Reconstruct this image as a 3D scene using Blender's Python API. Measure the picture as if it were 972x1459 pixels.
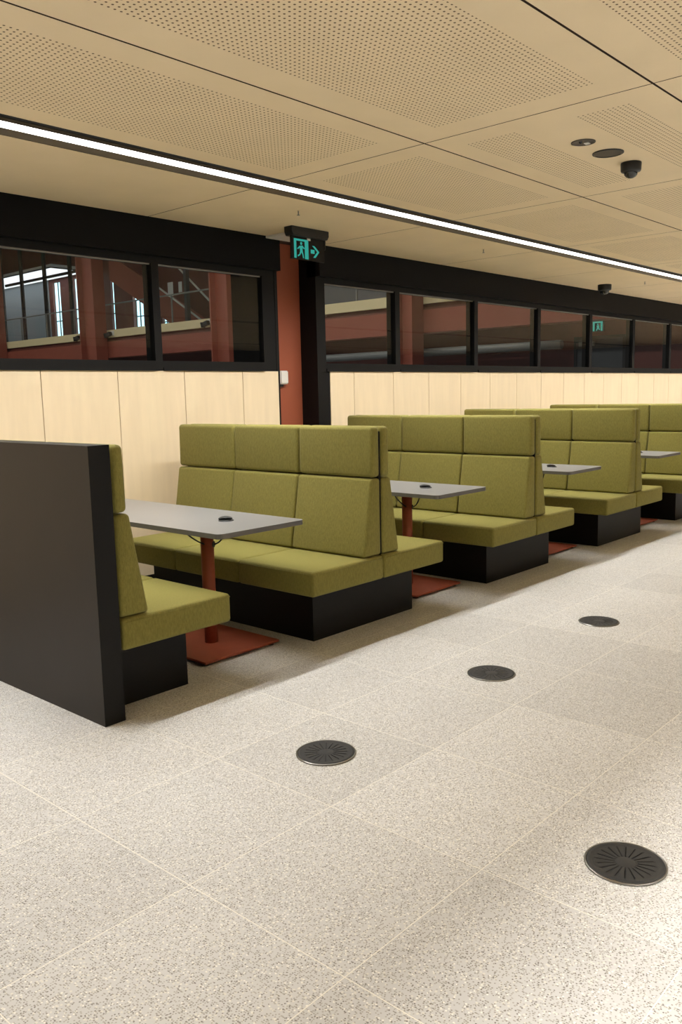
import bpy, bmesh, math, random
from mathutils import Vector, Matrix
random.seed(4)
for o in list(bpy.data.objects):
    bpy.data.objects.remove(o)
S = bpy.context.scene
C = S.collection

# ------------------------------------------------------------------ camera
YAW, PIT, ROL = 0.8354, -0.1403, -0.0228
F = Vector((math.sin(YAW)*math.cos(PIT), math.cos(YAW)*math.cos(PIT), math.sin(PIT)))
Rr = Vector((math.cos(YAW), -math.sin(YAW), 0)); U = Rr.cross(F)
cr, sr = math.cos(ROL), math.sin(ROL)
RX = cr*Rr + sr*U
UX = -sr*Rr + cr*U
cam_d = bpy.data.cameras.new('camera'); cam = bpy.data.objects.new('camera', cam_d); C.objects.link(cam)
M = Matrix((RX, UX, -F)).transposed().to_4x4()
M.translation = Vector((0, 0, 1.45))
cam.matrix_world = M
cam_d.sensor_fit = 'VERTICAL'; cam_d.sensor_height = 36; cam_d.lens = 36*1203.05/1459
cam_d.clip_start = 0.05; cam_d.clip_end = 200
S.camera = cam

# ------------------------------------------------------------------ world, exposure, lamp strengths
W = bpy.data.worlds.new('world'); S.world = W; W.use_nodes = True
bg = W.node_tree.nodes['Background']
bg.inputs[0].default_value = (1.0, 0.95, 0.88, 1); bg.inputs[1].default_value = 0.07
S.view_settings.view_transform = 'Standard'; S.view_settings.look = 'None'
S.view_settings.gamma = 1; S.view_settings.use_curve_mapping = False
S.view_settings.exposure = 0.0
LED_COL = (1.0, 0.985, 0.955)
LED_NEAR = 4       # glow of the diffusers
P_NEAR, P_ROOM, SPREAD, TILT = 17.5, 20, 102, 24   # watts per row, beam width and tilt of the double asymmetric slot lights
LED_ROOM = 6      # unseen deep-recessed fixtures assumed further back in the room
ATRIUM = 180

# ------------------------------------------------------------------ materials
def srgb(r, g, b):
    f = lambda c: c/12.92 if c <= .04045 else ((c+.055)/1.055)**2.4
    return (f(r/255), f(g/255), f(b/255), 1)
def mat(name, col, rough=.6, metal=0, noise=0, nscale=40, bump=0, bscale=200, spec=.5, stretch=None):
    m = bpy.data.materials.new(name); m.use_nodes = True
    nt = m.node_tree; b = nt.nodes['Principled BSDF']
    b.inputs['Base Color'].default_value = col; b.inputs['Roughness'].default_value = rough
    b.inputs['Metallic'].default_value = metal; b.inputs['Specular IOR Level'].default_value = spec
    tc = nt.nodes.new('ShaderNodeTexCoord')
    vec = tc.outputs['Object']
    if stretch:
        mp = nt.nodes.new('ShaderNodeMapping'); mp.inputs['Scale'].default_value = stretch
        nt.links.new(vec, mp.inputs['Vector']); vec = mp.outputs['Vector']
    if noise:
        n = nt.nodes.new('ShaderNodeTexNoise'); n.inputs['Scale'].default_value = nscale; n.inputs['Detail'].default_value = 4
        nt.links.new(vec, n.inputs['Vector'])
        r = nt.nodes.new('ShaderNodeMapRange'); r.inputs['From Min'].default_value = .3; r.inputs['From Max'].default_value = .7
        r.inputs['To Min'].default_value = 1-noise; r.inputs['To Max'].default_value = 1+noise
        nt.links.new(n.outputs['Fac'], r.inputs['Value'])
        x = nt.nodes.new('ShaderNodeVectorMath'); x.operation = 'SCALE'; x.inputs[0].default_value = col[:3]
        nt.links.new(r.outputs['Result'], x.inputs['Scale']); nt.links.new(x.outputs['Vector'], b.inputs['Base Color'])
    if bump:
        n2 = nt.nodes.new('ShaderNodeTexNoise'); n2.inputs['Scale'].default_value = bscale; n2.inputs['Detail'].default_value = 2
        nt.links.new(vec, n2.inputs['Vector'])
        bp = nt.nodes.new('ShaderNodeBump'); bp.inputs['Strength'].default_value = bump; bp.inputs['Distance'].default_value = .0035
        nt.links.new(n2.outputs['Fac'], bp.inputs['Height']); nt.links.new(bp.outputs['Normal'], b.inputs['Normal'])
    return m
def emit(name, col, strength):
    m = bpy.data.materials.new(name); m.use_nodes = True
    nt = m.node_tree; nt.nodes.clear()
    e = nt.nodes.new('ShaderNodeEmission'); e.inputs[0].default_value = (*col[:3], 1); e.inputs[1].default_value = strength
    o = nt.nodes.new('ShaderNodeOutputMaterial'); nt.links.new(e.outputs[0], o.inputs[0])
    return m
def glass_mat(name, tint=(.93, .95, .94, 1)):
    m = bpy.data.materials.new(name); m.use_nodes = True
    nt = m.node_tree; nt.nodes.clear()
    t = nt.nodes.new('ShaderNodeBsdfTransparent'); t.inputs[0].default_value = tint
    g = nt.nodes.new('ShaderNodeBsdfGlossy'); g.inputs['Roughness'].default_value = .0
    f = nt.nodes.new('ShaderNodeFresnel'); f.inputs[0].default_value = 1.52
    x = nt.nodes.new('ShaderNodeMixShader'); o = nt.nodes.new('ShaderNodeOutputMaterial')
    ge = nt.nodes.new('ShaderNodeNewGeometry'); sb = nt.nodes.new('ShaderNodeMath'); sb.operation = 'SUBTRACT'; sb.inputs[0].default_value = 1
    mu = nt.nodes.new('ShaderNodeMath'); mu.operation = 'MULTIPLY'
    nt.links.new(ge.outputs['Backfacing'], sb.inputs[1]); nt.links.new(f.outputs[0], mu.inputs[0]); nt.links.new(sb.outputs[0], mu.inputs[1])
    nt.links.new(mu.outputs[0], x.inputs[0]); nt.links.new(t.outputs[0], x.inputs[1]); nt.links.new(g.outputs[0], x.inputs[2])
    nt.links.new(x.outputs[0], o.inputs[0])
    return m
def terrazzo():
    m = bpy.data.materials.new('terrazzo'); m.use_nodes = True
    nt = m.node_tree; b = nt.nodes['Principled BSDF']; L = nt.links
    b.inputs['Roughness'].default_value = .42; b.inputs['Specular IOR Level'].default_value = .35
    geo = nt.nodes.new('ShaderNodeTexCoord')
    P = geo.outputs['Object']
    base = nt.nodes.new('ShaderNodeRGB'); base.outputs[0].default_value = srgb(215, 214, 212)
    cur = base.outputs[0]
    def mixc(fac, col):
        nonlocal cur
        x = nt.nodes.new('ShaderNodeMix'); x.data_type = 'RGBA'
        L.new(fac, x.inputs['Factor']); L.new(cur, x.inputs['A'])
        if isinstance(col, tuple): x.inputs['B'].default_value = col
        else: L.new(col, x.inputs['B'])
        cur = x.outputs['Result']
    def chips(scale, thr, pick, col, off):
        mp = nt.nodes.new('ShaderNodeMapping'); mp.inputs['Location'].default_value = off; L.new(P, mp.inputs['Vector'])
        nz = nt.nodes.new('ShaderNodeTexNoise'); nz.inputs['Scale'].default_value = scale*1.7; L.new(mp.outputs[0], nz.inputs['Vector'])
        ad = nt.nodes.new('ShaderNodeMixRGB'); ad.inputs[0].default_value = .004*60/scale*.6
        L.new(mp.outputs[0], ad.inputs[1]); L.new(nz.outputs['Color'], ad.inputs[2])
        v = nt.nodes.new('ShaderNodeTexVoronoi'); v.inputs['Scale'].default_value = scale; v.voronoi_dimensions = '2D'
        L.new(ad.outputs[0], v.inputs['Vector'])
        lt = nt.nodes.new('ShaderNodeMath'); lt.operation = 'LESS_THAN'; lt.inputs[1].default_value = thr
        L.new(v.outputs['Distance'], lt.inputs[0])
        sp = nt.nodes.new('ShaderNodeSeparateColor'); L.new(v.outputs['Color'], sp.inputs[0])
        gt = nt.nodes.new('ShaderNodeMath'); gt.operation = 'LESS_THAN'; gt.inputs[1].default_value = pick
        L.new(sp.outputs[0], gt.inputs[0])
        mu = nt.nodes.new('ShaderNodeMath'); mu.operation = 'MULTIPLY'; L.new(lt.outputs[0], mu.inputs[0]); L.new(gt.outputs[0], mu.inputs[1])
        mixc(mu.outputs[0], col)
    # broad cloudiness
    n = nt.nodes.new('ShaderNodeTexNoise'); n.inputs['Scale'].default_value = 2.2; n.inputs['Detail'].default_value = 5; L.new(P, n.inputs['Vector'])
    r = nt.nodes.new('ShaderNodeMapRange'); r.inputs['From Min'].default_value = .35; r.inputs['From Max'].default_value = .65; r.inputs['To Max'].default_value = .30
    L.new(n.outputs['Fac'], r.inputs['Value']); mixc(r.outputs[0], srgb(200, 199, 196))
    chips(100, .34, .25, srgb(230, 227, 218), (3, 1, 0))
    chips(165, .40, .28, srgb(182, 178, 170), (0, 0, 0))
    chips(165, .36, .22, srgb(158, 153, 145), (7, 3, 0))
    chips(125, .28, .13, srgb(128, 123, 116), (2, 9, 0))
    chips(100, .27, .12, srgb(248, 245, 238), (5, 5, 0))
    # tile value variation + grout
    sx = nt.nodes.new('ShaderNodeSeparateXYZ'); L.new(P, sx.inputs[0])
    def tile(out, off, size):
        a = nt.nodes.new('ShaderNodeMath'); a.operation = 'SUBTRACT'; a.inputs[1].default_value = off; L.new(out, a.inputs[0])
        d = nt.nodes.new('ShaderNodeMath'); d.operation = 'DIVIDE'; d.inputs[1].default_value = size; L.new(a.outputs[0], d.inputs[0])
        fl = nt.nodes.new('ShaderNodeMath'); fl.operation = 'FLOOR'; L.new(d.outputs[0], fl.inputs[0])
        fr = nt.nodes.new('ShaderNodeMath'); fr.operation = 'PINGPONG'; fr.inputs[1].default_value = .5; L.new(d.outputs[0], fr.inputs[0])
        lt = nt.nodes.new('ShaderNodeMath'); lt.operation = 'LESS_THAN'; lt.inputs[1].default_value = 0.0015/size; L.new(fr.outputs[0], lt.inputs[0])
        return fl.outputs[0], lt.outputs[0]
    fx, gx = tile(sx.outputs[0], 1.421, .6275); fy, gy = tile(sx.outputs[1], 2.557, .624)
    cb = nt.nodes.new('ShaderNodeCombineXYZ'); L.new(fx, cb.inputs[0]); L.new(fy, cb.inputs[1])
    wn = nt.nodes.new('ShaderNodeTexWhiteNoise'); L.new(cb.outputs[0], wn.inputs['Vector'])
    rr = nt.nodes.new('ShaderNodeMapRange'); rr.inputs['To Min'].default_value = .90; rr.inputs['To Max'].default_value = 1.04; L.new(wn.outputs['Value'], rr.inputs['Value'])
    sc = nt.nodes.new('ShaderNodeVectorMath'); sc.operation = 'SCALE'; L.new(cur, sc.inputs[0]); L.new(rr.outputs[0], sc.inputs['Scale'])
    cur = sc.outputs[0]
    mx = nt.nodes.new('ShaderNodeMath'); mx.operation = 'MAXIMUM'; L.new(gx, mx.inputs[0]); L.new(gy, mx.inputs[1])
    mixc(mx.outputs[0], srgb(240, 236, 225))
    L.new(cur, b.inputs['Base Color'])
    return m
def perforated(base):
    m = mat('perforated_ply', base, .75, noise=.03, nscale=3)
    nt = m.node_tree; L = nt.links; b = nt.nodes['Principled BSDF']
    src = b.inputs['Base Color'].links[0].from_socket
    tc = nt.nodes.new('ShaderNodeTexCoord'); sx = nt.nodes.new('ShaderNodeSeparateXYZ'); L.new(tc.outputs['Object'], sx.inputs[0])
    cs = []
    for i in (0, 1):
        d = nt.nodes.new('ShaderNodeMath'); d.operation = 'MULTIPLY_ADD'; d.inputs[1].default_value = 40; d.inputs[2].default_value = .5*i*0+.25; L.new(sx.outputs[i], d.inputs[0])
        p = nt.nodes.new('ShaderNodeMath'); p.operation = 'PINGPONG'; p.inputs[1].default_value = .5; L.new(d.outputs[0], p.inputs[0])
        q = nt.nodes.new('ShaderNodeMath'); q.operation = 'POWER'; q.inputs[1].default_value = 2; L.new(p.outputs[0], q.inputs[0])
        cs.append(q.outputs[0])
    a = nt.nodes.new('ShaderNodeMath'); a.operation = 'ADD'; L.new(cs[0], a.inputs[0]); L.new(cs[1], a.inputs[1])
    lt = nt.nodes.new('ShaderNodeMath'); lt.operation = 'LESS_THAN'; lt.inputs[1].default_value = .19**2; L.new(a.outputs[0], lt.inputs[0])
    x = nt.nodes.new('ShaderNodeMix'); x.data_type = 'RGBA'; L.new(lt.outputs[0], x.inputs['Factor']); L.new(src, x.inputs['A']); x.inputs['B'].default_value = srgb(92, 68, 40)
    L.new(x.outputs['Result'], b.inputs['Base Color'])
    return m
def ply(name, col, amt):
    m = mat(name, col, .5, noise=amt, nscale=3.0, stretch=(6, 6, .8))
    return m
def fabric(name, col):
    m = mat(name, col, .92, noise=.13, nscale=150, bump=.5, bscale=420, spec=.15, stretch=(1, 1, .35))
    m.node_tree.nodes['Principled BSDF'].inputs['Sheen Weight'].default_value = .08
    return m

CEIL_C = srgb(226, 206, 171)
m_floor = terrazzo()
m_ceil = mat('ceiling_ply', CEIL_C, .75, noise=.03, nscale=3)
m_perf = perforated(CEIL_C)
m_bronze = mat('bronze_profile', srgb(98, 86, 68), .5)
m_gap = mat('ceiling_void', srgb(62, 44, 29), .9)
m_ply = ply('birch_ply', srgb(228, 208, 175), .035)
m_black = mat('black_paint', srgb(13, 12, 12), .6, spec=.15)
m_frame = mat('black_window_frame', srgb(20, 19, 19), .55, spec=.2)
m_base = mat('black_plinth', srgb(15, 15, 15), .5, noise=.05, spec=.25)
m_lam = mat('dark_laminate', srgb(40, 35, 31), .5, noise=.04, nscale=6, spec=.3)
m_green = fabric('green_fabric', srgb(136, 129, 69))
m_table = mat('grey_laminate', srgb(128, 127, 126), .35, noise=.015, nscale=8, spec=.4)
m_edge = mat('grey_table_edge', srgb(96, 94, 90), .5)
m_rust = mat('rust_steel', srgb(153, 76, 51), .5, noise=.05, nscale=14, spec=.4)
m_col = mat('rust_column_paint', srgb(154, 80, 53), .6)
m_rubber = mat('black_plastic', srgb(24, 24, 24), .45)
m_vent = mat('vent_plastic', srgb(52, 51, 49), .65, spec=.3, noise=.06, nscale=60)
m_ventd = mat('vent_slot', srgb(14, 14, 14), .8)
m_steel = mat('vent_steel', srgb(150, 148, 142), .3, metal=1)
m_white = mat('white_plastic', srgb(228, 224, 216), .45)
m_reflection = mat('led_reflection_paint', srgb(150, 145, 136), .4, metal=.5)
m_glass = glass_mat('window_glass')
m_led = emit('led_diffuser', LED_COL, LED_NEAR)
m_led2 = emit('led_diffuser_room', LED_COL, LED_ROOM)
m_teal = emit('exit_green', (.05, .46, .37), .72)
m_signplate = mat('exit_plate', srgb(38, 34, 29), .5, spec=.1)
m_dome = mat('smoked_dome', srgb(16, 16, 18), .08, spec=.7)
m_speaker = mat('speaker_mesh', srgb(70, 62, 52), .6, noise=.3, nscale=600)
m_beam = mat('red_steel', srgb(150, 78, 58), .55, noise=.05, nscale=3)
m_beamd = mat('dark_red_steel', srgb(108, 52, 40), .6, noise=.05, nscale=3)
m_cream = mat('cream_band', srgb(228, 208, 160), .6)
m_grey = mat('grey_wall', srgb(150, 158, 162), .7)
m_dgrey = mat('dark_grey_paint', srgb(66, 68, 70), .6)
m_galv = mat('galvanised_duct', srgb(128, 128, 124), .55, metal=.3)
m_day = emit('daylight_pane', (.50, .82, .95), 2.6)
m_clear = glass_mat('balustrade_glass', (.96, .98, .98, 1))
m_paper = mat('paper', srgb(225, 225, 220), .8)

# ------------------------------------------------------------------ mesh helpers
def bm_box(bm, x0, x1, y0, y1, z0, z1, mi=0):
    vs = [bm.verts.new(p) for p in ((x0, y0, z0), (x1, y0, z0), (x1, y1, z0), (x0, y1, z0), (x0, y0, z1), (x1, y0, z1), (x1, y1, z1), (x0, y1, z1))]
    fs = []
    for q in ((0, 3, 2, 1), (4, 5, 6, 7), (0, 1, 5, 4), (1, 2, 6, 5), (2, 3, 7, 6), (3, 0, 4, 7)):
        f = bm.faces.new([vs[i] for i in q]); f.material_index = mi; fs.append(f)
    return vs, fs
def bm_quad(bm, pts, mi=0):
    f = bm.faces.new([bm.verts.new(p) for p in pts]); f.material_index = mi; return f
def bm_cyl(bm, cx, cy, z0, z1, r0, r1=None, n=32, mi=0, caps=True):
    r1 = r0 if r1 is None else r1
    a = [bm.verts.new((cx+r0*math.cos(2*math.pi*i/n), cy+r0*math.sin(2*math.pi*i/n), z0)) for i in range(n)]
    b = [bm.verts.new((cx+r1*math.cos(2*math.pi*i/n), cy+r1*math.sin(2*math.pi*i/n), z1)) for i in range(n)]
    for i in range(n):
        f = bm.faces.new((a[i], a[(i+1) % n], b[(i+1) % n], b[i])); f.material_index = mi; f.smooth = True
    if caps:
        f = bm.faces.new(a[::-1]); f.material_index = mi
        f = bm.faces.new(b); f.material_index = mi
def bm_lathe(bm, cx, cy, prof, n=40, mi=0):
    rings = []
    for r, z in prof:
        if r < 1e-6: rings.append([bm.verts.new((cx, cy, z))])
        else: rings.append([bm.verts.new((cx+r*math.cos(2*math.pi*i/n), cy+r*math.sin(2*math.pi*i/n), z)) for i in range(n)])
    for A, B in zip(rings, rings[1:]):
        for i in range(n):
            j = (i+1) % n
            if len(A) == 1 and len(B) == 1: continue
            if len(A) == 1: f = bm.faces.new((A[0], B[j], B[i]))
            elif len(B) == 1: f = bm.faces.new((A[i], A[j], B[0]))
            else: f = bm.faces.new((A[i], A[j], B[j], B[i]))
            f.material_index = mi; f.smooth = True
def bm_prism(bm, poly, y0, y1, mi=0):           # poly in (x, z), extruded along y
    a = [bm.verts.new((x, y0, z)) for x, z in poly]; b = [bm.verts.new((x, y1, z)) for x, z in poly]
    n = len(poly)
    fs = [bm.faces.new(a), bm.faces.new(b[::-1])]
    for i in range(n): fs.append(bm.faces.new((a[i], b[i], b[(i+1) % n], a[(i+1) % n])))
    for f in fs: f.material_index = mi
def bm_bar(bm, p, q, w, d, mi=0):               # square bar between two points
    p, q = Vector(p), Vector(q); t = (q-p).normalized()
    s = t.cross(Vector((0, 0, 1)))
    if s.length < 1e-3: s = Vector((1, 0, 0))
    s.normalize(); u = s.cross(t)
    A = [bm.verts.new(p+s*a*w/2+u*b*d/2) for a, b in ((-1, -1), (1, -1), (1, 1), (-1, 1))]
    B = [bm.verts.new(q+s*a*w/2+u*b*d/2) for a, b in ((-1, -1), (1, -1), (1, 1), (-1, 1))]
    bm.faces.new(A[::-1]).material_index = mi; bm.faces.new(B).material_index = mi
    for i in range(4): bm.faces.new((A[i], A[(i+1) % 4], B[(i+1) % 4], B[i])).material_index = mi
def bm_tube(bm, pts, r, n=8, mi=0):
    pts = [Vector(p) for p in pts]; rings = []
    for i, p in enumerate(pts):
        t = (pts[min(i+1, len(pts)-1)]-pts[max(i-1, 0)]).normalized()
        s = t.cross(Vector((0, .13, 1))).normalized(); u = s.cross(t)
        rings.append([bm.verts.new(p+(s*math.cos(2*math.pi*k/n)+u*math.sin(2*math.pi*k/n))*r) for k in range(n)])
    for A, B in zip(rings, rings[1:]):
        for k in range(n):
            f = bm.faces.new((A[k], A[(k+1) % n], B[(k+1) % n], B[k])); f.smooth = True; f.material_index = mi
    bm.faces.new(rings[0][::-1]); bm.faces.new(rings[-1])
def obj(name, bm, mats, parent=None, loc=None):
    bmesh.ops.recalc_face_normals(bm, faces=bm.faces[:])
    me = bpy.data.meshes.new(name); bm.to_mesh(me); bm.free()
    for m in (mats if isinstance(mats, (list, tuple)) else [mats]): me.materials.append(m)
    o = bpy.data.objects.new(name, me); C.objects.link(o)
    if loc: o.location = loc
    if parent: o.parent = parent
    return o
def box(name, dims, m, parent=None, bevel=0):
    bm = bmesh.new(); bm_box(bm, *dims)
    if bevel: bmesh.ops.bevel(bm, geom=bm.edges[:], offset=bevel, segments=2, affect='EDGES', profile=.5)
    return obj(name, bm, m, parent)
def thing(name, label, cat, loc=(0, 0, 0), group=None):
    o = bpy.data.objects.new(name, None); C.objects.link(o); o.location = loc; o.empty_display_size = .1
    o['label'] = label; o['category'] = cat
    if group: o['group'] = group
    return o
def tag(o, label, cat, group=None, kind=None):
    o['label'] = label; o['category'] = cat
    if group: o['group'] = group
    if kind: o['kind'] = kind
    return o
def struct(o, label=None, cat=None):
    o['kind'] = 'structure'
    if label: o['label'] = label
    if cat: o['category'] = cat
    return o
def copy_tree(o, parent=None):
    c = o.copy(); C.objects.link(c)
    if parent: c.parent = parent
    for ch in list(o.children): copy_tree(ch, c)
    return c

# ------------------------------------------------------------------ the room
ZC = 2.737                    # ceiling height
YE = 5.235                    # edge of the timber ceiling
YW = 5.30                     # face of the timber wall
K = YW/4.245
XA, XB = -6.0, 26.0

bm = bmesh.new(); bm_box(bm, XA, XB, -7, 5.6, -.1, 0)
struct(obj('floor', bm, m_floor), 'pale grey speckled terrazzo tile floor', 'floor')

# ceiling panels, 1.815 x 1.216, 25 mm thick, dark joints between them
PX, X0 = 1.8153, 3.7842
bm = bmesh.new()
def panel(x0, x1, y0, y1, zones):
    gx, gy = .0036, .0055
    x0 += gx; x1 -= gx; y0 += gy; y1 -= gy
    t = .025
    bm_box(bm, x0, x1, y0, y1, ZC, ZC+t)
    for f in bm.faces[-6:]: f.material_index = 2
    f = [f for f in bm.faces if f.is_valid][-6]           # bottom face
    bm.faces.remove(f)
    xs = sorted({x0, x1, *[v for z in zones for v in z[:2]]}); ys = sorted({y0, y1, *[v for z in zones for v in z[2:]]})
    for a, b in zip(xs, xs[1:]):
        for c, d in zip(ys, ys[1:]):
            cx, cy = (a+b)/2, (c+d)/2
            mi = 1 if any(z[0] < cx < z[1] and z[2] < cy < z[3] for z in zones) else 0
            bm_quad(bm, ((a, c, ZC), (a, d, ZC), (b, d, ZC), (b, c, ZC)), mi)
SLOTS = [(3.833, 4.120), (-1.031, -.744), (-5.895, -5.608)]
rows = []
ys = [2.7727-1.216*i for i in range(0, 10)]
edges = [(4.120, YE), (2.7727, 3.833)]
for i in range(9):
    a, b = ys[i+1], ys[i]
    edges.append((a, b))
for r, (a, b) in enumerate(edges):
    # cut rows around the slots behind the camera
    pieces = [(a, b)]
    for s0, s1 in SLOTS[1:]:
        np = []
        for p, q in pieces:
            if q <= s0 or p >= s1: np.append((p, q))
            else:
                if p < s0: np.append((p, s0))
                if q > s1: np.append((s1, q))
        pieces = np
    for p, q in pieces:
        for k in range(-5, 13):
            x = X0+k*PX
            if k == -1: continue                           # the panels left of the first joint are double length
            x2 = x+PX*(2 if k == -2 else 1)
            zones = []
            if r == 1: zones = [(x+.17, x2-.17, 2.937, 3.677)]
            elif r == 2 and k == 0: zones = [(x+.175, x+PX-.225, 1.729, 1.998), (x+.175, x+PX-.225, 2.337, 2.622)]
            elif r >= 2 and q-p > .9: zones = [(x+.17, x2-.17, p+.185, q-.185)]
            panel(x, x2, p, q, zones)
struct(obj('ceiling', bm, [m_ceil, m_perf, m_gap]), 'beige perforated plywood panel ceiling', 'ceiling')
bm = bmesh.new()
for a, b in ((-7, -5.895), (-5.608, -1.031), (-.744, 3.833), (3.833, 5.75)): bm_box(bm, XA, XB, a, b, ZC+.0255, ZC+.06)
struct(obj('trim_1', bm, m_gap), 'dark brown backing seen in the ceiling joints', 'ceiling backing')
# black bulkhead between the windows and the ceiling
bm = bmesh.new()
bm_box(bm, XA, 5.105, 5.24, YW+.1, 2.475, ZC+.024)
bm_box(bm, 5.585, XB, 5.24, YW+.1, 2.475, ZC+.024)
struct(obj('wall_header', bm, m_black), 'black bulkhead above the windows', 'bulkhead')

# timber wall panels
def panels(name, x0, x1, joint, lab):
    bm = bmesh.new()
    pit = .596
    xs = [x0]
    j = joint-math.floor((joint-x0)/pit)*pit
    while j < x1:
        if j-x0 > .02: xs.append(j)
        j += pit
    xs.append(x1)
    for a, b in zip(xs, xs[1:]):
        bm_box(bm, a+.003, b-.003, YW, YW+.018, .115, 1.6436)
    o = struct(obj(name, bm, m_ply), lab, 'wall')
    bm = bmesh.new()
    bm_box(bm, x0, x1, YW+.019, YW+.10, 0, 1.6436)
    bm_box(bm, x0, x1, YW+.006, YW+.019, 0, .1145)
    struct(obj(name.replace('wall_back', 'baseboard_back'), bm, m_black), 'black recessed plinth under the timber panels', 'plinth')
panels('wall_back_left', -5.0, 5.100, 2.9027, 'pale birch plywood wall panels left of the rust column')
panels('wall_back_right', 5.752, XB, 6.084, 'pale birch plywood wall panels right of the rust column')

# window bands
ZG0, ZG1 = 1.718, 2.426
nwin = [0]
def window(x0, x1, nl=.022, nr=.035):
    nwin[0] += 1
    r = bpy.data.objects.new('window_%d' % nwin[0], None); C.objects.link(r); r.location = (x0, YW, ZG0)
    r['kind'] = 'structure'; r['label'] = 'black framed glazed pane number %d from the left, above the timber wall' % nwin[0]; r['category'] = 'window'
    bm = bmesh.new()
    w = x1-x0
    bm_box(bm, 0, nl, 0, .11, -.074, .757); bm_box(bm, w-nr, w, 0, .11, -.074, .757)
    bm_box(bm, nl, w-nr, 0, .11, -.074, 0); bm_box(bm, nl, w-nr, 0, .11, .708, .757)
    bm_box(bm, nl, w-nr, -.012, 0, -.074, -.05)
    obj('window_frame', bm, m_frame, r)
    bm = bmesh.new(); bm_box(bm, nl, w-nr, .018, .027, .698, .7075); obj('led_reflection', bm, m_reflection, r)  # pale strip painted as the slot light's reflection along the pane top
    bm = bmesh.new(); bm_box(bm, nl, w-nr, .028, .036, 0, .708)
    obj('window_pane', bm, m_glass, r)
for a, b in ((-1.80, -.39), (-.39, 1.03), (1.03, 2.45), (2.45, 3.872)): window(a, b)
window(3.872, 5.08, .03, .14)
xs = [5.65, 6.761, 8.178, 9.60, 11.02, 12.44, 13.86, 15.28, 16.70]
for i, (a, b) in enumerate(zip(xs, xs[1:])): window(a, b, .055 if i == 0 else .036, .036)
bm = bmesh.new()
bm_box(bm, 5.08, 5.112, YW-.004, YW+.55, 1.6436, ZC-.001); bm_box(bm, 5.100, 5.112, YW-.004, YW+.25, 0, 1.6436)
bm_box(bm, 5.585, 5.65, YW-.004, YW+.25, 0, ZC-.001); bm_box(bm, 5.65, 5.752, YW+.004, YW+.1, 0, 1.6436)
struct(obj('trim_2', bm, m_frame), 'black posts either side of the rust column', 'trim')
bm = bmesh.new(); bm_box(bm, 5.114, 5.75, YW+.20, YW+.35, 0, ZC+.02)
struct(obj('column', bm, m_col), 'flat rust red column between the two window bands', 'column')

# ------------------------------------------------------------------ slot lights
def beam(parent, x0, x1, y0, y1, z, p):
  ym = (y0+y1)/2
  for sg in (-1, 1):
    l = bpy.data.lights.new('beam', 'AREA'); l.shape = 'RECTANGLE'; l.size = x1-x0; l.size_y = .03
    l.energy = p; l.color = LED_COL; l.spread = math.radians(SPREAD)
    o = bpy.data.objects.new('beam', l); C.objects.link(o); o.parent = parent
    o.location = ((x0+x1)/2, ym+sg*.018, z); o.rotation_euler = (sg*math.radians(TILT), 0, 0)
def deep_light(y0, y1, m, lab):
    r = thing('linear_ceiling_light', lab, 'light', (0, y0, ZC), None)
    w = y1-y0; d = .22  # recess depth chosen to keep this light off the booths
    bm = bmesh.new()
    bm_box(bm, -5, 24, 0, w, d+.006, d+.02)
    bm_box(bm, -5, 24, -.012, 0, .061, d+.02); bm_box(bm, -5, 24, w, w+.012, .061, d+.02)
    obj('channel', bm, m_black, r)
    bm = bmesh.new()
    for k in range(-4, 11):
        x = X0+k*PX
        bm_box(bm, x+.002, x+PX-.002, .01, w-.01, d, d+.0055)
        beam(r, x+.01, x+PX-.01, .02, w-.02, d-.014, P_ROOM)
    obj('diffuser', bm, m, r)
def slot_light(y0, y1, m, lab):
    r = thing('linear_ceiling_light', lab, 'light', (0, y0, ZC), None)
    w = y1-y0
    bm = bmesh.new()
    bm_box(bm, -5, 24, 0.0, .105, .022, .0252); bm_box(bm, -5, 24, 0.0, .004, .001, .022)
    obj('channel', bm, m_black, r)
    bm = bmesh.new()
    bm_box(bm, -5, 24, .103, w, .006, .0252); bm_box(bm, -5, 24, .184, w-.001, .0, .006)
    obj('housing', bm, m_bronze, r)
    bm = bmesh.new()
    for k in range(-4, 11):
        x = X0+k*PX
        bm_box(bm, x+.002, x+PX-.002, .105, .182, .0005, .0058)
        beam(r, x+.01, x+PX-.01, .108, .179, -.012, P_NEAR)
    obj('diffuser', bm, m, r)
slot_light(*SLOTS[0], m_led, 'long glowing white line of light in a black ceiling slot')
deep_light(*SLOTS[1], m_led2, 'long white slot light above the camera, outside the picture')
deep_light(*SLOTS[2], m_led2, 'long white slot light furthest from the booths, outside the picture')

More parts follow.
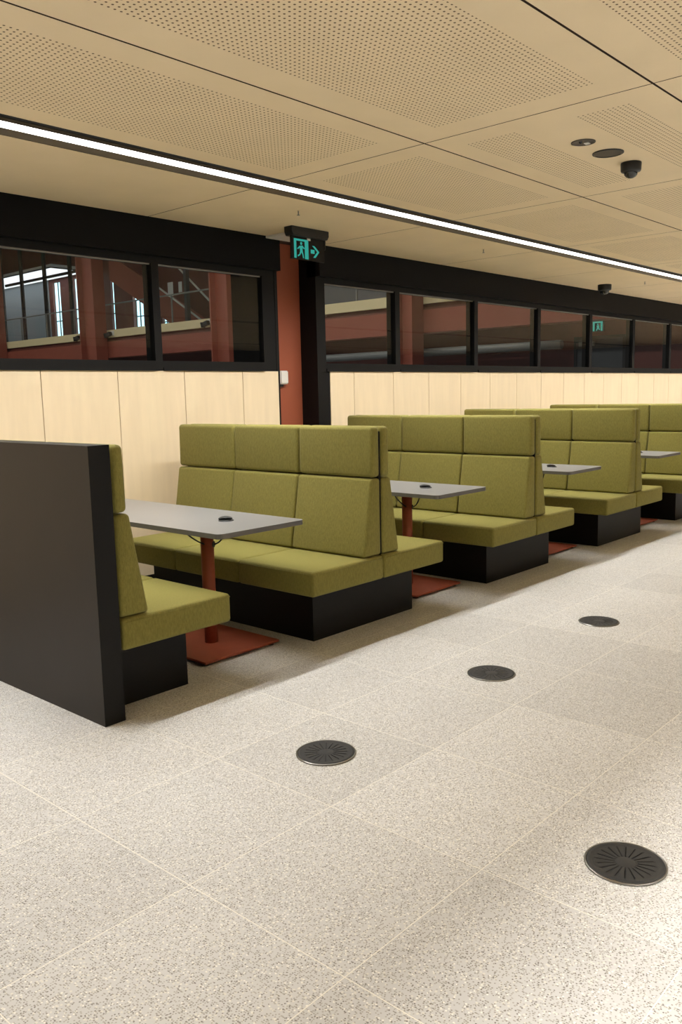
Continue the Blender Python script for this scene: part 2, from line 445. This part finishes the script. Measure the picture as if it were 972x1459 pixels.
# ------------------------------------------------------------------ booths
YS, YF = 3.212, 5.105            # open end and wall end of the seats
CUT = [YS, 3.852, 4.480, YF]
def cushion(name, prof, y0, y1, parent, r=.018, seg=4):
    bm = bmesh.new(); bm_prism(bm, prof, y0, y1)
    bmesh.ops.recalc_face_normals(bm, faces=bm.faces[:])
    bmesh.ops.bevel(bm, geom=bm.edges[:], offset=r, segments=seg, affect='EDGES', profile=.5)
    for f in bm.faces: f.smooth = True
    o = obj(name, bm, m_green, parent)
    return o
ZS0, ZS1 = .314, .460
def half(root, s, c, n=3):       # s = -1 seat facing west, +1 facing east; c = spine half gap
    for a, b in zip(CUT, CUT[1:]):
        e = .0035
        q = lambda pts: [(s*x, z) for x, z in pts]
        sc = cushion('seat_cushion', q([(c, ZS0), (.632, ZS0), (.632, ZS1), (c, ZS1)]), a+e-YS, b-e-YS, root, .018)
        bm = bmesh.new(); zz = ZS1-.0165
        bm_tube(bm, [(s*(c+.02), a+e-YS-.0004, zz), (s*.616, a+e-YS-.0004, zz), (s*.628, a+e-YS+.003, zz), (s*.6325, a+e-YS+.018, zz), (s*.6325, b-e-YS-.018, zz)], .0017, 6)
        obj('piping', bm, m_green, sc)
        lo = .014 if a == YS else 0
        cushion('backrest', q([(c+.005, .464), (.172, .464), (.093, .934), (c+.005, .934)]), a+e-YS+lo, b-e-YS, root, .019)
        cushion('headrest', q([(c+.005, .940), (.085, .940), (.080, 1.245), (c+.005, 1.245)]), a+e-YS+lo, b-e-YS, root, .024)
def double_bench(label):
    r = thing('booth_bench', label, 'bench', (3.939, YS, 0), 'green back-to-back booth benches')
    half(r, -1, .003); half(r, 1, .003)
    box('plinth', (-.478, .480, .160, 1.72, 0, ZS0-.001), m_base, r)
    box('spine', (-.0075, .0075, .03, 1.89, ZS1+.003, 1.215), m_black, r)
    return r
b1 = double_bench('green double booth bench nearest the camera, right of the dark partition bench')
BP = 1.8824
labs = ['second green double booth bench from the front, behind the second grey table',
        'third green double booth bench from the front, left of the furthest table',
        'furthest green double booth bench, cut by the right edge of the picture']
for i, l in enumerate(labs):
    c = copy_tree(b1); c.location.x += BP*(i+1); c['label'] = l
# single end bench with its dark partition
r = thing('booth_bench', 'single green booth bench backed by the tall dark partition at left', 'bench', (2.060, YS, 0))
CX = 0.0
half(r, 1, .008)
for ch in r.children:
    if ch.name.startswith('seat_cushion'):
        for d in (ch.data, *[k.data for k in ch.children]):
            for v in d.vertices:
                if v.co.x > .3: v.co.x += .018
box('plinth', (-.010, .472, .155, 1.72, 0, ZS0-.001), m_base, r)
p = bmesh.new()
bm_box(p, -.116, -.0105, -.011, 2.08, 0, 1.250)
for f in p.faces:
    if abs(f.normal.x) < .5: f.material_index = 0
bmesh.ops.recalc_face_normals(p, faces=p.faces[:])
for f in p.faces:
    f.material_index = 1 if f.normal.x < -.5 else 0
pp = obj('partition', p, [m_base, m_lam], r); pp['label'] = 'tall dark brown laminate end partition'

# ------------------------------------------------------------------ tables
def make_table(label):
    r = thing('booth_table', label, 'table', (3.008, 3.273, 0), 'grey booth tables on rust pedestals')
    bm = bmesh.new()
    hw, ln, rad = .310, 1.80, .035
    pts = []
    for cx, cy, a0 in ((hw-rad, rad, -90), (hw-rad, ln-rad, 0), (-hw+rad, ln-rad, 90), (-hw+rad, rad, 180)):
        for k in range(7):
            a = math.radians(a0+15*k); pts.append((cx+rad*math.cos(a), cy+rad*math.sin(a)))
    z0, z1 = .729, .755
    A = [bm.verts.new((x, y, z0)) for x, y in pts]; B = [bm.verts.new((x, y, z1)) for x, y in pts]
    n = len(pts)
    bm.faces.new(A[::-1]).material_index = 1; bm.faces.new(B).material_index = 0
    for i in range(n):
        f = bm.faces.new((A[i], A[(i+1) % n], B[(i+1) % n], B[i])); f.material_index = 1
    obj('tabletop', bm, [m_table, m_edge], r)
    px, py = .020, .510
    for k, yy in enumerate((py, 1.42)):
        if k == 0:
            bm = bmesh.new(); bm_cyl(bm, px, yy, .028, .722, .038, n=32)
            po = obj('pole', bm, m_rust, r)
            bm = bmesh.new(); bm_cyl(bm, 0, 0, 0, .004, .017, n=20)
            ho = obj('cable_hole', bm, m_rubber, po)
            ho.location = (px+.0166, yy-.0356, .606); ho.rotation_euler = (math.radians(90), 0, math.radians(25))
            bm = bmesh.new(); bm_box(bm, px-.275, px+.275, yy-.285, yy+.285, .014, .028)
            bmesh.ops.bevel(bm, geom=bm.edges[:], offset=.002, segments=1, affect='EDGES')
            pl = obj('base_plate', bm, m_rust, r)
            for sx in (-1, 1):
                for sy in (-1, 1):
                    bm = bmesh.new(); bm_cyl(bm, px+sx*.235, yy+sy*.245, 0, .0142, .022, n=16)
                    obj('glide', bm, m_rubber, pl)
            bm = bmesh.new(); bm_box(bm, px-.12, px+.12, yy-.2, yy+.2, .722, .729)
            obj('top_plate', bm, m_rubber, r)
    # far end carried by a wall bracket
    bm = bmesh.new(); bm_box(bm, -.03, .03, 1.60, 2.025, .68, .729)
    obj('wall_bracket', bm, m_rubber, r)
    # flip-up socket
    gx, gy = .030, .345
    bm = bmesh.new(); bm_lathe(bm, gx, gy, [(0, .7555), (.030, .7555), (.034, .7605), (.041, .7605), (.044, .7552)], 32)
    g = obj('socket', bm, m_rubber, r)
    bm = bmesh.new(); bm_lathe(bm, 0, 0, [(0, .006), (.018, .006), (.034, .003), (.040, 0), (.038, -.003), (0, -.003)], 28)
    for v in list(bm.verts):
        if v.co.y < -.004: v.co.y = -.004
    lid = obj('socket_lid', bm, m_rubber, g); lid.location = (gx, gy+.006, .766); lid.rotation_euler = (math.radians(14), 0, math.radians(-40))
    bm = bmesh.new()
    def arc(p, q, sag):
        return [Vector(p).lerp(Vector(q), t/10)-Vector((0, 0, sag*math.sin(math.pi*t/10))) for t in range(11)]
    bm_tube(bm, arc((px-.034, py-.015, .612), (px-.20, py-.03, .727), .012), .0045)
    bm_tube(bm, arc((px+.018, py-.042, .606), (px+.16, py-.02, .727), .035), .0045)
    obj('cable', bm, m_rubber, r)
    return r
t1 = make_table('grey table top nearest the camera, beside the dark partition bench')
for i, l in enumerate(['second grey table from the front, between the first two double benches',
                       'third grey table from the front, half hidden by a bench back',
                       'furthest grey table, a pale wedge at the right edge']):
    c = copy_tree(t1); c.location.x += BP*(i+1); c['label'] = l

# ------------------------------------------------------------------ floor vents
def make_vent(x, y, rot, label):
    r = thing('floor_vent', label, 'floor vent', (x, y, 0), 'round swirl vents in the floor')
    r.rotation_euler = (0, 0, rot)
    R0 = .1225
    bm = bmesh.new(); bm_lathe(bm, 0, 0, [(R0-.004, .0005), (R0, .0005), (R0, .0045), (R0-.003, .006), (R0-.006, .0055), (R0-.006, .0005)], 64)
    obj('rim', bm, m_steel, r)
    # disc with radial slots: built as sectors so that the slots are real gaps over a dark well
    bm = bmesh.new()
    z = .0052; ri, ro, re = .030, .092, R0-.0062
    ns = 20
    bm_lathe(bm, 0, 0, [(0, z+.0012), (ri-.004, z+.0010), (ri, z)], 60)
    bm_lathe(bm, 0, 0, [(ro, z), (ro+.003, z+.0005), (ro+.006, z), (ro+.010, z+.0016), (re-.004, z+.0018), (re, z-.002)], 60)
    for k in range(ns):
        a0 = 2*math.pi*k/ns; a1 = 2*math.pi*(k+1)/ns
        wi, wo = .0026, .0026
        pts = []
        for a, w, rad in ((a0, wi/ri/2, ri), (a0, wo/ro/2, ro)): pts.append((rad*math.cos(a+w), rad*math.sin(a+w)))
        am = [a0+(a1-a0)*t for t in (.25, .5, .75)]
        for a in am: pts.append((ro*math.cos(a), ro*math.sin(a)))
        for a, w, rad in ((a1, wo/ro/2, ro), (a1, wi/ri/2, ri)): pts.append((rad*math.cos(a-w), rad*math.sin(a-w)))
        for a in am[::-1]: pts.append((ri*math.cos(a), ri*math.sin(a)))
        bm.faces.new([bm.verts.new((px, py, z)) for px, py in pts])
        # thin raised rib beside each slot
        ca, sa = math.cos(a0+.045), math.sin(a0+.045)
        bm_bar(bm, ((ri+.006)*ca, (ri+.006)*sa, z+.0003), ((ro-.006)*ca, (ro-.006)*sa, z+.0003), .0016, .0014)
    obj('grille', bm, m_vent, r)
    bm = bmesh.new(); bm_cyl(bm, 0, 0, .0004, .0008, R0-.007, n=48)
    obj('well', bm, m_ventd, r)
make_vent(2.365, 2.252, .1, 'round black floor vent in front of the nearest double bench')
make_vent(3.612, 2.250, .5, 'round black floor vent in the middle of the row of three')
make_vent(4.858, 2.249, .2, 'round black floor vent furthest away, smallest of the row')
make_vent(2.357, .989, .7, 'largest round black floor vent, alone at the lower right')

# ------------------------------------------------------------------ exit sign
r = thing('exit_sign', 'green running man exit sign hanging from the ceiling by the rust column', 'exit sign', (4.802, 4.807, 2.495))
r.scale = (1.2485,)*3
bm = bmesh.new(); bm_box(bm, 0, .300, -.006, .006, 0, .140); obj('sign_plate', bm, m_signplate, r)
bm = bmesh.new()
bm_prism(bm, [(-.016, .160), (-.016, .1935), (.322, .1935), (.322, .160), (.308, .138), (-.004, .138)], -.030, .040)
bmesh.ops.bevel(bm, geom=bm.edges[:], offset=.003, segments=1, affect='EDGES')
obj('housing', bm, m_rubber, r)
bm = bmesh.new(); bm_box(bm, .300, .306, -.012, .012, .08, .138); obj('clip', bm, m_rubber, r)
bm = bmesh.new(); bm_box(bm, .140, .170, -.0085, -.006, .122, .136); obj('indicator', bm, m_white, r)
# pictogram: doorway with a running figure
yq = -.0075
bm = bmesh.new()
def strip(pts):
    bm_prism(bm, pts, yq, yq+.0014)
strip([(.022, .006), (.042, .006), (.042, .124), (.022, .124)])
strip([(.118, .006), (.150, .006), (.150, .124), (.118, .124)])
strip([(.042, .112), (.118, .112), (.118, .124), (.042, .124)])
obj('doorway', bm, m_teal, r)
bm = bmesh.new()
n = 14
bm_prism(bm, [(.086+.0085*math.cos(2*math.pi*k/n), .098+.0095*math.sin(2*math.pi*k/n)) for k in range(n)], yq, yq+.0014)
strip([(.070, .082), (.094, .086), (.098, .050), (.076, .046)])
strip([(.070, .082), (.064, .076), (.050, .066), (.054, .060), (.068, .068), (.078, .076)])
strip([(.090, .084), (.100, .070), (.114, .066), (.115, .073), (.104, .078), (.097, .087)])
strip([(.084, .050), (.098, .050), (.104, .032), (.108, .010), (.100, .010), (.096, .030)])
strip([(.076, .052), (.088, .046), (.074, .026), (.056, .016), (.052, .023), (.068, .032)])
obj('running_figure', bm, m_teal, r)
bm = bmesh.new()
strip([(.172, .046), (.206, .046), (.206, .070), (.172, .070)])
strip([(.186, .094), (.206, .094), (.250, .060), (.232, .060)])
strip([(.232, .060), (.250, .060), (.214, .022), (.194, .022)])
obj('arrow', bm, m_teal, r)
bm = bmesh.new()
bm_box(bm, 4.94, 5.32, 4.91, 5.235, ZC-.018, ZC-.0003)
bmesh.ops.bevel(bm, geom=bm.edges[:], offset=.003, segments=1, affect='EDGES')
tag(obj('ceiling_plate', bm, m_white), 'flat white plate under the ceiling between exit sign and column', 'plate')

# white alarm box on the column
r = thing('alarm_box', 'small white box on the rust column just right of the timber panels', 'sensor', (5.272, YW+.2, 1.537))
bm = bmesh.new(); bm_box(bm, 0, .098, -.05, 0, 0, .118)
bmesh.ops.bevel(bm, geom=bm.edges[:], offset=.008, segments=2, affect='EDGES'); obj('cover', bm, m_white, r)
bm = bmesh.new(); bm_box(bm, .01, .05, -.028, 0, -.022, -.0005); obj('connector', bm, m_rubber, r)

# ------------------------------------------------------------------ ceiling fittings
r = thing('emergency_light', 'small dark recessed round fitting with a tiny painted white reflection in the ceiling', 'ceiling fitting', (4.381, 2.170, ZC))
r.scale = (1.2485,)*3
bm = bmesh.new(); bm_lathe(bm, 0, 0, [(.051, -.0002), (.051, -.003), (.046, -.004), (.043, -.001), (0, -.001)], 36); obj('rim', bm, m_speaker, r)
bm = bmesh.new(); bm_box(bm, .012, .034, -.016, .004, -.004, -.0012); obj('lamp', bm, m_white, r)  # white block painted as the small reflection in the fitting
bm = bmesh.new(); bm_lathe(bm, -.012, .006, [(0, -.009), (.006, -.007), (.008, -.001)], 14); obj('lens', bm, m_dome, r)
r = thing('ceiling_speaker', 'flat round dark speaker in the ceiling between lamp and camera', 'speaker', (4.676, 2.167, ZC))
r.scale = (1.2485,)*3
bm = bmesh.new(); bm_lathe(bm, 0, 0, [(.068, -.0002), (.068, -.004), (.063, -.006), (.061, -.004)], 40); obj('rim', bm, m_rubber, r)
bm = bmesh.new(); bm_lathe(bm, 0, 0, [(.061, -.003), (.03, -.0042), (0, -.0046)], 40); obj('mesh_grille', bm, m_speaker, r)
def dome(x, y, s, label):
    r = thing('dome_camera', label, 'camera', (x, y, ZC), 'black dome cameras')
    bm = bmesh.new(); bm_lathe(bm, 0, 0, [(0, -.0002), (.046*s, -.0002), (.047*s, -.004*s), (.046*s, -.034*s), (.043*s, -.040*s), (.034*s, -.041*s), (.031*s, -.046*s)], 36); obj('body', bm, m_rubber, r)
    bm = bmesh.new(); bm_lathe(bm, 0, 0, [(.031*s, -.044*s), (.029*s, -.054*s), (.022*s, -.063*s), (.012*s, -.068*s), (0, -.070*s)], 30); obj('dome', bm, m_dome, r)
dome(4.981, 2.166, 1.25, 'black dome camera on the ceiling next to the round speaker')
dome(10.49, 4.87, 1.8, 'black dome camera near the ceiling edge above the windows')
def sprinkler(x, y, label):
    r = thing('sprinkler', label, 'sprinkler', (x, y, ZC), 'ceiling sprinklers')
    bm = bmesh.new(); bm_cyl(bm, 0, 0, -.003, -.0002, .012, n=20); obj('escutcheon', bm, m_ceil, r)
    bm = bmesh.new(); bm_cyl(bm, 0, 0, -.030, -.003, .004, n=10); bm_cyl(bm, 0, 0, -.033, -.030, .011, n=16); obj('head', bm, m_galv, r)
sprinkler(4.453, 4.372, 'tiny sprinkler head in the ceiling near the exit sign')
sprinkler(6.917, 4.403, 'tiny sprinkler head in the ceiling, middle of three along the slot')
sprinkler(10.597, 4.393, 'tiny sprinkler head in the ceiling, furthest along the slot')

# ------------------------------------------------------------------ the hall beyond the glass
XH = 17.0
SC = XH/13
z_ = lambda z: 1.45+(z-1.45)*SC
bm = bmesh.new()
bm_box(bm, XH, XH+.5, 5.8, 46, z_(3.05), z_(3.245))
struct(obj('trim_3', bm, m_cream), 'cream fascia along the upper floor edge behind the glass', 'fascia')
bm = bmesh.new()
bm_box(bm, XH+.10, XH+.5, 5.8, 46, z_(2.93), z_(3.05), 1)
bm_box(bm, XH-.02, XH+.5, 5.8, 46, z_(2.52), z_(2.94), 0)
struct(obj('trim_4', bm, [m_beam, m_beamd]), 'deep red steel beam under the cream fascia', 'beam')
bm = bmesh.new(); bm_box(bm, XH+.7, XH+.9, 5.8, 46, -.1, z_(2.6))
struct(obj('wall_hall', bm, m_beamd), 'dark red wall under the beam', 'wall')
bm = bmesh.new(); bm_box(bm, XH+.5, 30, 5.8, 46, z_(3.05), z_(3.2))
struct(obj('floor_upper', bm, m_grey))
bm = bmesh.new(); bm_box(bm, XA, 30, 5.75, 46, -.12, -.02)
struct(obj('floor_hall', bm, m_grey))
bm = bmesh.new(); bm_box(bm, XA, 30, 5.62, 46, 9.0, 9.2)
struct(obj('ceiling_hall', bm, m_dgrey))
bm = bmesh.new(); bm_box(bm, XA, 30, 46, 46.2, -.1, 9.2); bm_box(bm, XA-.2, XA, 5.62, 46, -.1, 9.2)
bm_box(bm, XA, 30, 5.62, 5.75, 3.0, 9.2)
struct(obj('wall_hall_end', bm, m_dgrey))
# columns in front of the fascia
def hcol(y0, y1, label, x=XH-.5):
    bm = bmesh.new()
    bm_box(bm, x, x+.46, y0, y0+.05, 0, 8.9); bm_box(bm, x, x+.46, y1-.05, y1, 0, 8.9)
    bm_box(bm, x+.21, x+.25, y0+.05, y1-.05, 0, 8.9)
    struct(tag(obj('steel_column', bm, m_beam), label, 'column'))
hcol(26.2, 27.2, 'red steel column in the left window pane, beside two spotlights')
hcol(19.2, 20.0, 'red steel column in the second window pane, right of a spotlight')
hcol(12.5, 13.0, 'red steel column in the fourth window pane')
hcol(33.5, 34.5, 'red steel column at the left edge of the picture behind glass')
bm = bmesh.new(); bm_box(bm, XH-.7, XH-.5, 17.9, 18.2, 0, 8.9)
struct(tag(obj('steel_column', bm, m_beamd), 'slim red post right of the second pane column', 'column'))
# spotlights on the fascia
def spotlight(y, flip, label):
    r = thing('spotlight', label, 'spotlight', (XH, y, z_(3.15)), 'spotlights on the cream fascia')
    r.scale = (.72,)*3
    bm = bmesh.new(); bm_box(bm, -.05, 0, -.13, .13, -.10, .12); obj('mount_plate', bm, m_white, r)
    bm = bmesh.new(); bm_bar(bm, (-.05, 0, 0), (-.20, 0, -.02), .05, .05); bm_bar(bm, (-.2, -.02, .05), (-.2, .02, -.10), .06, .06); obj('arm', bm, m_rubber, r)
    bm = bmesh.new()
    bm_bar(bm, (-.24, flip*.18, -.10), (-.22, -flip*.14, -.02), .17, .17)
    bm_bar(bm, (-.245, flip*.24, -.115), (-.24, flip*.18, -.10), .21, .21)
    obj('lamp_head', bm, m_rubber, r)
spotlight(27.9, 1, 'black spotlight on the cream fascia left of the first red column')
spotlight(25.9, 1, 'black spotlight on the cream fascia right of the first red column')
spotlight(20.6, 1, 'black spotlight on the cream fascia in the second pane')
spotlight(18.75, -1, 'black spotlight on the fascia right of the second pane column')
# door in the hall wall with its small exit sign
r = thing('hall_door', 'dark grey door seen through the far window panes', 'door', (XH+.70, 7.69, 0))
bm = bmesh.new(); bm_box(bm, -.05, -.002, .06, 1.12, 0, z_(2.24)); obj('leaf', bm, m_dgrey, r)
bm = bmesh.new(); bm_box(bm, -.08, -.002, 0, .06, 0, z_(2.29)); bm_box(bm, -.08, -.002, 1.12, 1.18, 0, z_(2.29)); bm_box(bm, -.08, -.002, .06, 1.12, z_(2.24), z_(2.29)); obj('door_frame', bm, m_rubber, r)
bm = bmesh.new(); bm_box(bm, -.12, -.05, .70, 1.05, z_(2.13), z_(2.20)); obj('door_closer', bm, m_galv, r)
r = thing('exit_sign', 'tiny green exit sign above the dark door behind the far panes', 'exit sign', (XH+.70, 8.20, z_(2.36)))
bm = bmesh.new(); bm_box(bm, -.06, -.001, 0, .26, 0, .22); obj('sign_box', bm, m_rubber, r)
bm = bmesh.new()
bm_box(bm, -.064, -.0605, .02, .06, .01, .21); bm_box(bm, -.064, -.0605, .20, .24, .01, .21); bm_box(bm, -.064, -.0605, .06, .20, .18, .21)
bm_bar(bm, (-.062, .13, .13), (-.062, .12, .08), .004, .05); bm_bar(bm, (-.062, .12, .09), (-.062, .16, .02), .004, .025); bm_bar(bm, (-.062, .12, .09), (-.062, .085, .03), .004, .025)
bm_bar(bm, (-.062, .13, .165), (-.062, .13, .14), .004, .03)
obj('pictogram', bm, m_teal, r)
# duct along the beam
bm = bmesh.new(); bm_tube(bm, [(XH+.3, 9.0+1.5*k, z_(2.17)) for k in range(20)], .10, 14)
struct(tag(obj('pipe', bm, m_galv), 'long silver pipe running under the red beam behind the glass', 'pipe'))
# upper floor: partition, slit windows, balustrade, stair
XU = 21.0; SU = XU/16
zu = lambda z: 1.45+(z-1.45)*SU
yu = lambda y: y*SU
ZF = z_(3.2)
wy = [(27.45, 27.95), (26.25, 26.6), (24.15, 24.35), (22.6, 23.15), (21.35, 21.65)]
bm = bmesh.new()
ye = sorted([v for w in wy for v in w]); seg = [18.0]+ye+[36.0]
for i in range(0, len(seg), 2): bm_box(bm, XU, XU+.25, yu(seg[i]), yu(seg[i+1]), ZF, 9.0)
for k, (a, b) in enumerate(wy): bm_box(bm, XU, XU+.25, yu(a), yu(b), zu(5.5 if k < 3 else (5.04 if k == 3 else 4.4)), 9.0)
struct(obj('wall_upper', bm, m_beamd), 'wall of the upper floor with slit windows', 'wall')
for k, (a, b) in enumerate(wy):
    zt = zu(5.5 if k < 3 else (5.04 if k == 3 else 4.4))
    r = bpy.data.objects.new('window_%d' % (20+k), None); C.objects.link(r); r.location = (XU, yu(a), ZF); struct(r, ['widest blue daylight slit on the upper floor at far left', 'second blue daylight slit from the left, upper floor', 'narrow blue daylight slit, third on the upper floor', 'bright blue window left of the window post', 'short blue window beside the stair'][k], 'window')
    w = yu(b)-yu(a); h = zt-ZF
    bm = bmesh.new(); bm_box(bm, .12, .15, 0, w, 0, h); obj('pane', bm, m_day, r)
    bm = bmesh.new(); bm_box(bm, .08, .12, w/2-.02, w/2+.02, 0, h); bm_box(bm, .08, .12, 0, w, h*.42, h*.42+.04); obj('window_frame', bm, m_dgrey, r)
# glazed partition frame of the meeting room at far left
bm = bmesh.new()
for yy in (30.1, 28.45, 26.75, 31.6): bm_box(bm, XU-2.14, XU-2.06, yy*1.181-.10, yy*1.181+.10, ZF, 8.9)
bm_box(bm, XU-2.14, XU-2.06, 29.6, 37, 6.46, 6.56)
tag(obj('glass_partition', bm, m_rubber), 'dark mullioned partition of the room behind the left pane', 'partition')
bm = bmesh.new(); bm_box(bm, XU-2.0, XU+.5, 33.2, 43, 6.97, 7.05)
struct(obj('ceiling_upper', bm, m_white))
bm = bmesh.new(); bm_box(bm, XU-.05, XU, 37.0, 43, ZF, 6.97)
struct(obj('wall_meeting_room', bm, m_grey))
# balustrade
r = thing('balustrade', 'glass balustrade with thin steel rail along the upper floor', 'balustrade', (XH+.4, 24, ZF))
bm = bmesh.new(); bm_tube(bm, [(0, -9+.1*k*30, 1.0) for k in range(10)], .025, 8); obj('handrail', bm, m_galv, r)
bm = bmesh.new(); bm_box(bm, -.006, .006, -9, 18, .05, .95); obj('glass', bm, m_clear, r)
for k in range(14):
    bm = bmesh.new(); bm_box(bm, -.02, .02, -9+2*k-.02, -9+2*k+.02, 0, 1.0); obj('baluster', bm, m_galv, r)
# stair rising to the left behind the second pane
r = thing('staircase', 'red staircase with diagonal white handrails behind the second pane', 'staircase', (XU-1.6, 0, 0))
k2 = (XU-1.6)/16
q = lambda y, z: (0, y*k2, 1.45+(z-1.45)*k2)
bm = bmesh.new()
for (ya, za, yb, zb) in ((24.3, 6.05, 19.5, 3.6),):
    A, B = q(ya, za), q(yb, zb)
    vs = []
    for (yy, zz) in ((A[1], A[2]), (B[1], B[2]), (B[1], B[2]-1.0), (A[1], A[2]-1.0)): vs.append((yy, zz))
    a = [bm.verts.new((-.06, yy, zz)) for yy, zz in vs]; b = [bm.verts.new((.06, yy, zz)) for yy, zz in vs]
    bm.faces.new(a); bm.faces.new(b[::-1])
    for i in range(4): bm.faces.new((a[i], b[i], b[(i+1) % 4], a[(i+1) % 4]))
obj('stringer', bm, m_beam, r)
for (ya, za, yb, zb) in ((22.3, 5.12, 19.6, 3.6), (21.3, 5.75, 19.0, 3.95)):
    bm = bmesh.new(); A, B = q(ya, za), q(yb, zb); bm_tube(bm, [(-.15, A[1], A[2]), (-.15, B[1], B[2])], .035, 8); obj('handrail', bm, m_white, r)
bm = bmesh.new(); A = q(20.06, 4); bm_box(bm, -.4, -.25, A[1]-.07, A[1]+.07, ZF, 8.9)
struct(tag(obj('steel_post', bm, m_dgrey, None, (XU-1.6, 0, 0)), 'slim dark grey post crossing the stair behind the second pane', 'post'))
for (ya, yb, za, zb, lab) in ((20.95, 21.2, 4.42, 4.83, 'larger white notice on the stair side behind the second pane'), (20.52, 20.68, 4.5, 4.8, 'smaller white notice on the stair side, right of the larger')):
    A, B = q(ya, za), q(yb, zb)
    bm = bmesh.new(); bm_box(bm, XU-1.70, XU-1.69, A[1], B[1], A[2], B[2]); tag(obj('notice', bm, m_paper), lab, 'notice')

# unseen lamps added to light the hall; the last glows as a white ceiling
def hall_fill(x, y, z, w, l, p, label, cols=LED_COL):
    r = thing('hall_fill', label, 'light', (x, y, z))
    bm = bmesh.new(); bm_box(bm, -w/2, w/2, -l/2, l/2, .012, .06); obj('housing', bm, m_dgrey, r)
    bm = bmesh.new(); bm_box(bm, -w/2+.02, w/2-.02, -l/2+.02, l/2-.02, 0, .0118); obj('diffuser', bm, emit('hall_fill_glow', cols, p), r)
hall_fill(11, 14, 8.6, .6, 12, ATRIUM*.16, 'unseen lamp added high over the near part of the hall beyond the glass')
hall_fill(9, 30, 8.6, .6, 12, ATRIUM*.16, 'unseen lamp added high over the far part of the hall beyond the glass')
hall_fill(XU-1.02, 38, 6.90, 1.8, 9.2, 1.3, 'glowing panel standing in for the bright white ceiling of the upper meeting room at far left', (.9, .95, 1))  # glow put in place of the lit white ceiling
